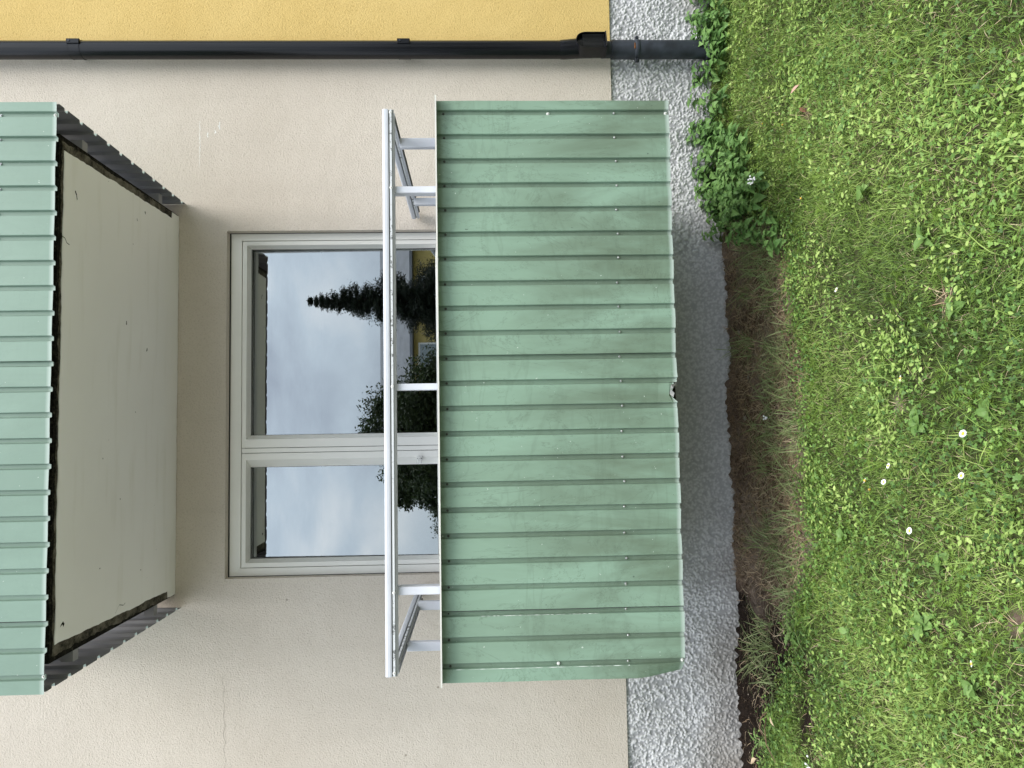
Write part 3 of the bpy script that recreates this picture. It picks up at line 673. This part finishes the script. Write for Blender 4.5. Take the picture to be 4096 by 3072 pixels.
# ------------------------------------------------------------------ vegetation as ground cover
def in_view(x, y, m_=.25):    # generous footprint of what the photo shows; thinner planting beyond it
    c_ = (-y)
    return (x > -2.15+.46*c_-m_) & (x < 2.95-.70*c_+m_)
def scatter(n_, dens_fn, seed, xr=(-3.2, 3.7), yr=(-3.1, -.02)):
    rs = np.random.default_rng(seed); x = rs.uniform(*xr, n_); y = rs.uniform(*yr, n_)
    p = dens_fn(x, y)*np.where(in_view(x, y), 1, .35); k = rs.random(n_) < p; return x[k], y[k], rs
lawn = lambda x, y: np.clip(.45-bedness(x, y)*7, 0, 1)
def patchn(x, y, s, ph): return np.clip(.5+.75*wob(x, y, s, ph), 0, 1)
def blades(name, x, y, rs, hgt, wid, lean, m, tone, z=None, seg=3):
    n_ = len(x); z = ground_z(x, y)-.003 if z is None else z
    th = rs.uniform(0, 2*np.pi, n_) if np.isscalar(lean) or True else 0
    h_ = hgt*rs.uniform(.55, 1.35, n_); ln = lean*rs.uniform(.3, 1.5, n_); wd = wid*rs.uniform(.7, 1.3, n_)
    d = np.stack([np.cos(th), np.sin(th)], -1); fa = th+np.pi/2+rs.normal(0, .5, n_); wv = np.stack([np.cos(fa), np.sin(fa), np.zeros(n_)], -1)
    rows = []
    for i in range(seg):
        t_ = i/seg; c_ = np.stack([x+d[:, 0]*ln*h_*t_**1.6, y+d[:, 1]*ln*h_*t_**1.6, z+h_*(t_-.28*np.minimum(ln, 2)*t_**2)], -1)
        ww = (wd*(1-.45*t_**2)/2)[:, None]; rows += [c_-wv*ww, c_+wv*ww]
    t_ = 1; rows.append(np.stack([x+d[:, 0]*ln*h_, y+d[:, 1]*ln*h_, z+h_*(t_-.30*np.minimum(ln, 2.4))], -1))
    k = 2*seg+1; v = np.stack(rows, 1).reshape(-1, 3); base = np.arange(n_)[:, None]*k; F_ = []
    for i in range(seg-1): a = 2*i; F_ += [[a, a+1, a+3], [a, a+3, a+2]]
    F_.append([2*seg-2, 2*seg-1, 2*seg]); f = (base[:, None, :]+np.array(F_)[None]).reshape(-1, 3)
    v[:, 1] = np.minimum(v[:, 1], -.004)
    return ob(name, mesh(name, v, f, m, {'tone': np.repeat(np.clip(tone, 0, 1), k)}), kind='stuff')
def stamp(name, tv, tf, x, y, z, rs, scale, tilt, m, tone, **kw):
    tv = np.asarray(tv); n_ = len(x); a = rs.uniform(0, 2*np.pi, n_); t1 = rs.normal(0, tilt, n_); t2 = rs.normal(0, tilt, n_)
    s_ = scale[:, None]; P = tv[None]*s_[:, :, None]
    px_, py_, pz_ = P[..., 0], P[..., 1], P[..., 2]
    c1, s1 = np.cos(t1)[:, None], np.sin(t1)[:, None]; py_, pz_ = py_*c1-pz_*s1, py_*s1+pz_*c1
    c1, s1 = np.cos(t2)[:, None], np.sin(t2)[:, None]; px_, pz_ = px_*c1+pz_*s1, -px_*s1+pz_*c1
    c1, s1 = np.cos(a)[:, None], np.sin(a)[:, None]; px_, py_ = px_*c1-py_*s1, px_*s1+py_*c1
    v = np.stack([px_+x[:, None], np.minimum(py_+y[:, None], -.004), pz_+z[:, None]], -1).reshape(-1, 3)
    f = (np.arange(n_)[:, None, None]*len(tv)+np.array(tf)[None]).reshape(-1, 3)
    return ob(name, mesh(name, v, f, m, {'tone': np.repeat(np.clip(tone, 0, 1), len(tv))}), kind='stuff')
# grass
x, y, rs = scatter(430000, lambda x, y: lawn(x, y)*(.35+.65*patchn(x, y, 1.1, .3)), 21)
tone = .44+.42*wob(x, y, .8, 1.0)+.2*wob(x, y, 3, 2)+rs.normal(0, .22, len(x))
blades('lawn_grass', x, y, rs, .038, .0026, 1.0, M['grass'], tone)
x, y, rs = scatter(7000, lambda x, y: lawn(x, y)*(patchn(x, y, 1.7, 2.3) > .55), 22)
blades('long_grass', x, y, rs, .080, .0034, 1.2, M['grass'], .45+.45*rs.random(len(x)), seg=4)
x, y, rs = scatter(26000, lambda x, y: lawn(x, y)*(.25+.75*patchn(x, y, 2.0, 4.3)), 23)
blades('dead_lawn_thatch', x, y, rs, .035, .0018, 1.8, M['straw'], .55+.45*rs.random(len(x)))
# clover
hexa = [(math.cos(math.pi*2*k/6)*.5, math.sin(math.pi*2*k/6)*.45) for k in range(6)]
tv, tf = [], []
for q in range(3):
    a = q*2.094; b0 = len(tv); tv.append((math.cos(a)*.5, math.sin(a)*.5, -.06))
    for k in range(7):
        g_ = math.pi+2*math.pi*k/7; rr = .46 if k else .50
        lx, ly = .5+rr*math.cos(g_), rr*math.sin(g_)*.95; tv.append((lx*math.cos(a)-ly*math.sin(a), lx*math.sin(a)+ly*math.cos(a), .08*abs(ly)*2-.02*k % 2*.01))
    tf += [(b0, b0+1+k, b0+1+(k+1) % 7) for k in range(7)]
x, y, rs = scatter(52000, lambda x, y: lawn(x, y)*np.clip(1.25*patchn(x, y, .9, 3.0)-.15+np.clip(-.6-x, 0, .5)+np.clip(-2-y, 0, .4), 0, 1), 31)
tone = .42+.35*wob(x, y, 1.1, 5)+rs.normal(0, .27, len(x))
stamp('clover_patch', tv, tf, x, y, ground_z(x, y)+rs.uniform(.012, .050, len(x)), rs, rs.uniform(.0055, .011, len(x)), .34, M['clover'], tone)
# oval broad leaves (plantain, self-heal) in clumps
ov = [(0, 0, 0), (.25, .20, .03), (.25, -.20, .03), (.6, .24, .06), (.6, -.24, .06), (1, 0, .01), (.3, 0, -.01), (.65, 0, .01)]
of = [(0, 6, 1), (0, 2, 6), (1, 6, 7), (1, 7, 3), (2, 7, 6), (2, 4, 7), (3, 7, 5), (4, 5, 7)]
def clump(ncl, per, spread, seed, cond):
    cx_, cy_, rs = scatter(ncl, cond, seed); k = np.repeat(np.arange(len(cx_)), per)
    x = cx_[k]+rs.normal(0, spread, len(k)); y = cy_[k]+rs.normal(0, spread, len(k)); ok = bedness(x, y) < .02
    return x[ok], y[ok], rs
x, y, rs = clump(2300, 19, .045, 41, lambda x, y: lawn(x, y)*np.clip((patchn(x, y, 1.9, 7.1)-.50)*5, .05, 1))
tone = .55+.25*wob(x, y, 1.4, 9)+rs.normal(0, .2, len(x))
stamp('broadleaf_weeds', ov, of, x, y, ground_z(x, y)+rs.uniform(.012, .050, len(x)), rs, rs.uniform(.010, .027, len(x)), .30, M['broad'], tone)
# fringe of fresh leaves along the bed edge
rs = np.random.default_rng(43); x = rs.uniform(-2.3, 1.3, 4200); e_ = np.interp(x, BX, BY); y = -(e_+rs.normal(.05, .085, len(x)))
tone = .4+.2*wob(x, y, 3, 5)+rs.normal(0, .28, len(x))
stamp('edge_weeds', ov, of, x, y, ground_z(x, y)+rs.uniform(.01, .055, len(x)), rs, rs.uniform(.010, .022, len(x)), .4, M['clover'], tone)
# feathery fronds
fr, ff = [], []
for k in range(9):
    xx = k/9; w_ = .16*(1-abs(xx-.45)*1.3)+.02
    for s_ in (1, -1):
        b0 = len(fr); fr += [(xx, 0, .10*xx*(1-xx)*4), (xx+.035, 0, .10*xx*(1-xx)*4), (xx+.10, w_*s_, .12*xx*(1-xx)*4+.02)]; ff.append((b0, b0+1, b0+2) if s_ > 0 else (b0+1, b0, b0+2))
fr += [(0, .008, 0), (0, -.008, 0), (1, 0, .02)]; ff.append((len(fr)-3, len(fr)-2, len(fr)-1))
x, y, rs = clump(1100, 9, .05, 51, lambda x, y: lawn(x, y)*(((patchn(x, y, 1.6, 12.) > .60) | ((x > 1.0) & (y > -1.3)) | (bedness(x, y) > -.22)).astype(float)))
stamp('yarrow_fronds', fr, ff, x, y, ground_z(x, y)+rs.uniform(.008, .04, len(x)), rs, rs.uniform(.04, .085, len(x)), .28, M['frond'], .5+rs.normal(0, .3, len(x)))
# bed: sparse grass tufts, straw, stones
bedc = lambda x, y: np.clip(bedness(x, y)*10, 0, 1)
cx_, cy_, rs = scatter(1700, lambda x, y: bedc(x, y)*np.clip(1.45-bedness(x, y)*1.75, .08, 1)*(x < 1.3)*(x > -1.5)*np.where(x < -.9, .55, 1)*(y < -.10), 61)
k = np.repeat(np.arange(len(cx_)), 17); x = cx_[k]+rs.normal(0, .022, len(k)); y = np.minimum(cy_[k]+rs.normal(0, .022, len(k)), -.03)
blades('bed_grass', x, y, rs, .120, .0040, 1.25, M['bedgrass'], .2+.6*rs.random(len(x)), seg=4)
x, y, rs = scatter(190000, lambda x, y: bedc(x, y)*(.35+.65*patchn(x, y, 2.6, 1.0))*(x < 1.6)*np.clip(1.2-bedness(x, y)*.7, .3, 1)*np.where(x < -.95, .10, 1), 62)
blades('dry_straw', x, y, rs, .042, .0032, 2.1, M['straw'], .15+.85*rs.random(len(x))*np.clip(1.25-bedness(x, y)*.7, .5, 1))
rs = np.random.default_rng(63); x = rs.uniform(-1.0, 1.4, 2000); y = -.01-np.abs(rs.normal(0, .03, len(x)))
blades('root_mat', x, y, rs, .045, .0020, 1.5, M['straw'], rs.random(len(x))*.7)
st, sf = [], []
for k in range(6): st.append((math.cos(k*1.047), math.sin(k*1.047)*.8, 0))
st += [(0, 0, .7)]; sf = [(k, (k+1) % 6, 6) for k in range(6)]
x, y, rs = scatter(30000, lambda x, y: bedc(x, y)*(x < 1.4), 64)
stamp('bed_gravel', st, sf, x, y, ground_z(x, y)-.001, rs, rs.uniform(.0015, .0055, len(x))*np.where(rs.random(len(x)) < .03, 2.2, 1), .3, M['crumb'], rs.random(len(x))**2)

# ------------------------------------------------------------------ single plants, flowers, litter
def leafmesh(name, ln, wd, teeth, m, lobes=0.0, droop=.25, n_=8):
    top, bot = [], []; mid = []
    for k in range(n_+1):
        t_ = k/n_; prof = math.sin(math.pi*min(1, t_**.72))**.85 if teeth else max(.10*(t_ < 1), math.sin(math.pi*max(0, (t_-.12)/.88)**.8)**.8)
        ww = wd/2*prof
        if teeth and 0 < k < n_: ww *= (1.0 if k % 2 else .82)
        if lobes and 0 < k < n_: ww *= (1.15 if k % 2 else 1-lobes)
        xx = ln*t_+(-.04*ln if (teeth and k % 2) else 0)*0; z = -droop*ln*t_**2+.10*ln*math.sin(t_*math.pi)
        mid.append((xx, 0, z)); top.append((xx-(.03*ln if k % 2 else 0), ww, z+.25*ww)); bot.append((xx-(.03*ln if k % 2 else 0), -ww, z+.25*ww))
    v = mid+top+bot; n1 = n_+1; f = []
    for k in range(n_): f += [(k, k+1, n1+k+1, n1+k), (k+1, k, 2*n1+k, 2*n1+k+1)]
    return mesh(name, v, f, m, smooth=False)
NL = [leafmesh('leaf', .088, .064, True, M['nettle'], droop=d, n_=10) for d in (.2, .38)]
NP = [(2.68,-.05),(2.56,-.16),(2.46,-.23),(2.39,-.10),(2.46,-.02),(2.28,-.08),(2.23,-.03),(2.16,-.2),(2.05,-.06),(1.94,-.03),(1.85,-.19),(1.70,-.36),(1.79,-.05),(1.64,-.15),(1.57,-.41),(1.60,-.05),(1.50,-.26),(1.44,-.46),(1.49,-.05),(1.38,-.19),(1.31,-.44),(1.29,-.27),(1.23,-.66),(1.26,-.74),(1.08,-.86),(.96,-.90),(.87,-.93),(2.85,-.12),(2.62,-.32),(1.33,-.62),(1.42,-.34),(1.55,-.16),(1.70,-.26),(1.35,-.08)]
for _ in range(26):
    x_ = random.uniform(1.22, 1.95); NP.append((x_, -random.uniform(.05, .20+.32*min(1, (2.0-x_)/.5))))
_u = 'first second third fourth fifth sixth seventh eighth ninth'.split()
ORD = _u+'tenth eleventh twelfth thirteenth fourteenth fifteenth sixteenth seventeenth eighteenth nineteenth'.split()
for t_, tt in (('twentieth', 'twenty'), ('thirtieth', 'thirty'), ('fortieth', 'forty'), ('fiftieth', 'fifty'), ('sixtieth', 'sixty'), ('seventieth', 'seventy')): ORD += [t_]+[tt+'-'+q for q in _u]
rowof = lambda x, y: ('tall', 'row against the plinth') if y > -.17 else (('middling', 'middle row') if y > -.32 else ('low', 'row nearest the lawn'))
for _ in range(18): NP.append((random.uniform(2.05, 2.95), -random.uniform(.02, .30)))
for _ in range(12): NP.append((random.uniform(.98, 1.34), -random.uniform(.35, .88)))
for _ in range(10): NP.append((random.uniform(1.2, 1.42), -random.uniform(.05, .45)))
for _ in range(26): NP.append((random.uniform(1.3, 2.95), -random.uniform(.06, .33)))
for _ in range(20): NP.append((random.uniform(1.18, 1.72), -random.uniform(.28, .66)))
NP.sort(key=lambda p: -p[0]); cnt = {}
for i, (x, y) in enumerate(NP):
    hgt = (.17 if y > -.2 else .14)*random.uniform(.75, 1.2); z = float(ground_z(np.array([x]), np.array([y]))[0])
    if x < 1.0: hgt *= .8
    rk = rowof(x, y); cnt[rk] = cnt.get(rk, 0)+1
    t = thing('nettle_plant', '%s nettle, %s from the downpipe side in the %s' % (rk[0], ORD[cnt[rk]-1], rk[1]), 'plant', (x, y, z), 'nettles growing against the plinth at the right', random.uniform(0, 6))
    lean = (random.uniform(-.25, .25), -.15+random.uniform(-.3, .1))
    MB().tube([(0, 0, -.01), (lean[0]*hgt*.4, lean[1]*hgt*.4, hgt*.5), (lean[0]*hgt, lean[1]*hgt, hgt)], [.0022, .002, .001], 5).build('stem', M['stem'], t)
    nd = 4 if hgt > .14 else 3
    for k in range(nd):
        q = (k+1.2)/(nd+.2); sc_ = (1.1-.5*q)*random.uniform(.65, 1.2)*(.95 if hgt > .14 else .8)
        for s_ in (0, 1, .5, 1.5):
            if s_ % 1 and k < nd-2: continue
            a = s_*math.pi+k*1.57+random.uniform(-.35, .35)
            lf = ob('leaf', random.choice(NL), t, (lean[0]*hgt*q, lean[1]*hgt*q, hgt*q-(.012 if s_ % 1 else 0)), (random.uniform(-.35, .35), random.uniform(-.35, .25), a)); lf.scale = (sc_,)*3
PL = leafmesh('leaf', .075, .046, False, M['rosette'], droop=.15); DL = leafmesh('leaf', .11, .030, False, M['rosette'], lobes=.5, droop=.2, n_=12)
def rosette(name, x, y, nl, me, sc_, label, cat, grp):
    z = float(ground_z(np.array([x]), np.array([y]))[0])
    t = thing(name, label, cat, (x, y, z+.018), grp)
    for k in range(nl):
        lf = ob('leaf', me, t, (0, 0, 0), (random.uniform(-.4, .4), random.uniform(-.75, -.02), k*6.283/nl+random.uniform(-.5, .5))); s_ = sc_*random.uniform(.5, 1.2); lf.scale = (s_, s_, s_)
for x, y, nl, s_, lb in ((-1.05, -.90, 7, 1.0, 'lobed dandelion rosette at the soil edge below the folded balcony corner'), (-1.32, -.72, 8, .9, 'bright lobed dandelion rosette beside the dark mulch'),
                      (-1.62, -.60, 7, 1.05, 'spread dandelion rosette between twigs and clover'), (-1.80, -.42, 8, 1.0, 'dark green dandelion rosette closest to the plinth')):
    rosette('dandelion_plant', x, y, nl, DL, s_, lb, 'plant', 'dandelions along the earth strip')
for x, y, nl, s_, lb in ((.35, -2.22, 5, 1.0, 'plantain with wide leaves beside the bare spot in the lawn'), (-.02, -2.02, 5, 1.1, 'plantain with wide pale leaves just beside a daisy'),
                      (.02, -2.36, 6, .9, 'plantain rosette by the outermost daisy'), (-.48, -2.10, 5, 1.0, 'plantain rosette beyond the large open daisy'), (-.72, -1.98, 6, 1.1, 'lush plantain clump near the lower lawn edge'),
                      (-.85, -2.22, 6, 1.0, 'plantain clump at the lower right corner of the lawn'), (.9, -1.75, 5, .9, 'plantain in the middle of the upper lawn'), (1.22, -1.62, 6, .9, 'plantain among pale leaves in the upper lawn'),
                      (-.50, -1.45, 5, .9, 'plantain in the fresh weeds near the earth strip'), (.62, -2.10, 5, .8, 'small plantain in dense clover'), (-.9, -1.45, 5, .9, 'plantain at the lower left of the lawn')):
    rosette('plantain_plant', x, y, nl+random.randint(1, 5), PL, s_*random.uniform(.55, .85), lb, 'plant', 'plantains in the lawn')
# daisies
pet = MB()
for k in range(15):
    a = k*6.283/15; ca, sa = math.cos(a), math.sin(a)
    pts = [(.0025, -.0008, 0), (.0025, .0008, 0), (.0085, .0018, .0012), (.0105, 0, .0008), (.0085, -.0018, .0012)]
    pet.add([(px_*ca-py_*sa, px_*sa+py_*ca, pz_+.0004*(k % 2)) for px_, py_, pz_ in pts], [(0, 1, 2, 3, 4)])
PET = mesh('petals', pet.v, pet.f, M['petal']); dsk = MB().tube([(0, 0, -.0005), (0, 0, .0015), (0, 0, .0028)], [.0050, .0046, .002], 10); DSK = mesh('disc', dsk.v, dsk.f, M['pollen'])
STM = mesh('stem', *(lambda q: (q.v, q.f))(MB().tube([(0, 0, -.06), (.003, 0, -.03), (0, 0, 0)], .0009, 5)), M['stem'])
DZ = [(.14, -2.04, 'daisy by the pale plantain leaves'), (-.05, -2.32, 'fully open daisy farthest out beyond the plantain'), (-.17, -1.94, 'half-hidden small daisy above the pair in the mid lawn'), (-.24, -1.72, 'round white daisy nearer the wall of the close pair'),
      (-.27, -1.77, 'daisy of the close pair with a ragged edge'), (-.23, -1.91, 'daisy tilted to show its yellow centre in the mid lawn'), (-.18, -2.30, 'drooping daisy above the dense clover'), (-.39, -2.02, 'largest open daisy on plain green grass'),
      (-.75, -2.30, 'lone daisy near the lower right corner'), (1.55, -.88, 'daisy nearest the nettles'), (1.45, -1.10, 'daisy beside the one nearest the nettles, with brown-tinged petals'),
      (1.03, -1.26, 'daisy below the white cress cluster'), (.54, -1.57, 'lone daisy in front of the balcony middle')]
for x, y, lb in DZ:
    z = float(ground_z(np.array([x]), np.array([y]))[0])+.076
    t = thing('daisy', lb, 'flower', (x, y, z), 'daisies in the lawn'); big = 1.25 if 'largest' in lb or 'open' in lb else 1.05
    tx = random.uniform(.25, .65)
    for nm, me in (('petals', PET), ('disc', DSK)): ob(nm, me, t, (0, 0, .001), (tx, random.uniform(-.2, .2), random.uniform(0, 3))).scale = (big,)*3
    ob('stem', STM, t)
def cress(x, y, h_, n_, spread, label):
    z = float(ground_z(np.array([x]), np.array([y]))[0]); t = thing('white_flower_cluster', label, 'flower', (x, y, z), 'small white flower clusters')
    s_ = MB()
    for k in range(n_):
        a, q = random.uniform(0, 6.28), spread*math.sqrt(random.random()); px_, py_, pz_ = q*math.cos(a), q*math.sin(a), h_+random.uniform(-.012, .012)
        s_.tube([(0, 0, 0), (px_*.3, py_*.3, h_*.6), (px_, py_, pz_)], .0008, 4); b_ = MB()
        for j in range(4):
            c_, d_ = math.cos(j*1.57+a), math.sin(j*1.57+a); b_.add([(0, 0, 0), (.003*c_-.0025*d_, .003*d_+.0025*c_, .001), (.0065*c_, .0065*d_, .0015), (.003*c_+.0025*d_, .003*d_-.0025*c_, .001)], [(0, 1, 2, 3)])
        ob('blossom', mesh('blossom', b_.v, b_.f, M['petal']), t, (px_, py_, pz_), (.6, 0, 0))
    s_.build('stem', M['stem'], t)
cress(1.27, -.81, .12, 15, .030, 'white cluster of small flowers at the edge of the nettles')
cress(.02, -.68, .06, 7, .016, 'tiny white flower cluster in the grass of the bare earth strip')
cress(-1.62, -1.05, .05, 7, .035, 'sparse string of tiny white flowers in the clover at the lower left')
def litter(name, x, y, ln, wd, m, rz, label, cat='dry leaf', hz=.03):
    z = float(ground_z(np.array([x]), np.array([y]))[0])+hz
    me = leafmesh(name, ln, wd, False, m, droop=-.2); ob(name, me, None, (x, y, z), (.15, -.1, rz), label=label, category=cat)
litter('dry_leaf', 1.57, -1.27, .065, .022, M['pinkleaf'], 1.9, 'pinkish curled dry leaf in the upper lawn', hz=.05)
litter('dry_leaf', 1.43, -1.29, .055, .018, M['brownleaf'], .9, 'dark red-brown dry leaf by a small bare spot', hz=.03)
litter('dry_leaf', -1.60, -.70, .05, .02, M['dryleaf'], .4, 'pale tan dry leaf on the dandelion by the twigs', hz=.07)
litter('dry_leaf', -1.85, -.50, .06, .03, M['dryleaf'], 2.4, 'wide cream dry leaf at the lower edge of the photo', hz=.08)
litter('dry_leaf', .73, -.91, .035, .028, M['stone'], 1., 'greyish shell-like leaf at the edge of the earth strip', hz=.015)
def twig(pts, label):
    z = G+.02; o = MB().tube([(a, b_, z+c_) for a, b_, c_ in pts], [.003]*(len(pts)-1)+[.0015], 6).build('twig', M['twig'])
    o['label'] = label; o['category'] = 'twig'
twig([(-1.62, -.48, .0), (-1.66, -.58, .05), (-1.72, -.62, .06), (-1.80, -.66, .03)], 'bent dead twig lying over the dandelions')
twig([(-1.60, -.50, .0), (-1.63, -.50, .04), (-1.70, -.49, .045), (-1.76, -.53, .02)], 'thin forked dead twig beside the plinth-side dandelion')
twig([(-1.90, -.45, .06), (-1.88, -.52, .085), (-1.94, -.55, .08), (-2.0, -.52, .05)], 'curled brown twig by the cream dry leaf')
rs = random.Random(4)
for k, (x, y, s_) in enumerate(((.55, -.12, .014), (.52, -.17, .011), (.40, -.30, .012), (.26, -.33, .010), (.02, -.20, .016), (.0, -.24, .010), (.85, -.42, .009), (-.2, -.33, .008))):
    b_ = MB().tube([(0, 0, -.4), (0, 0, 0), (.05, 0, .45), (.02, .02, .6)], [.6, 1, .8, .3], 8)
    me = mesh('pebble', [(a*s_*1.3, c*s_, d*s_) for a, c, d in b_.v], b_.f, M['stone'], smooth=True); b_.fixn(me)
    lb = ['grey pebble close to the plinth foot', 'smaller pebble beside the one at the plinth foot', 'flat pebble on bare earth', 'pebble in the middle of the earth strip', 'largest round pebble under the torn edge', 'small pebble touching the largest one', 'pebble under the nettle-side end of the strip', 'small brown pebble on the left half of the strip'][k]
    ob('pebble', me, None, (x, y, float(ground_z(np.array([x]), np.array([y]))[0])+s_*.2), (0, 0, k), label=lb, category='pebble', group='pebbles on the earth strip')
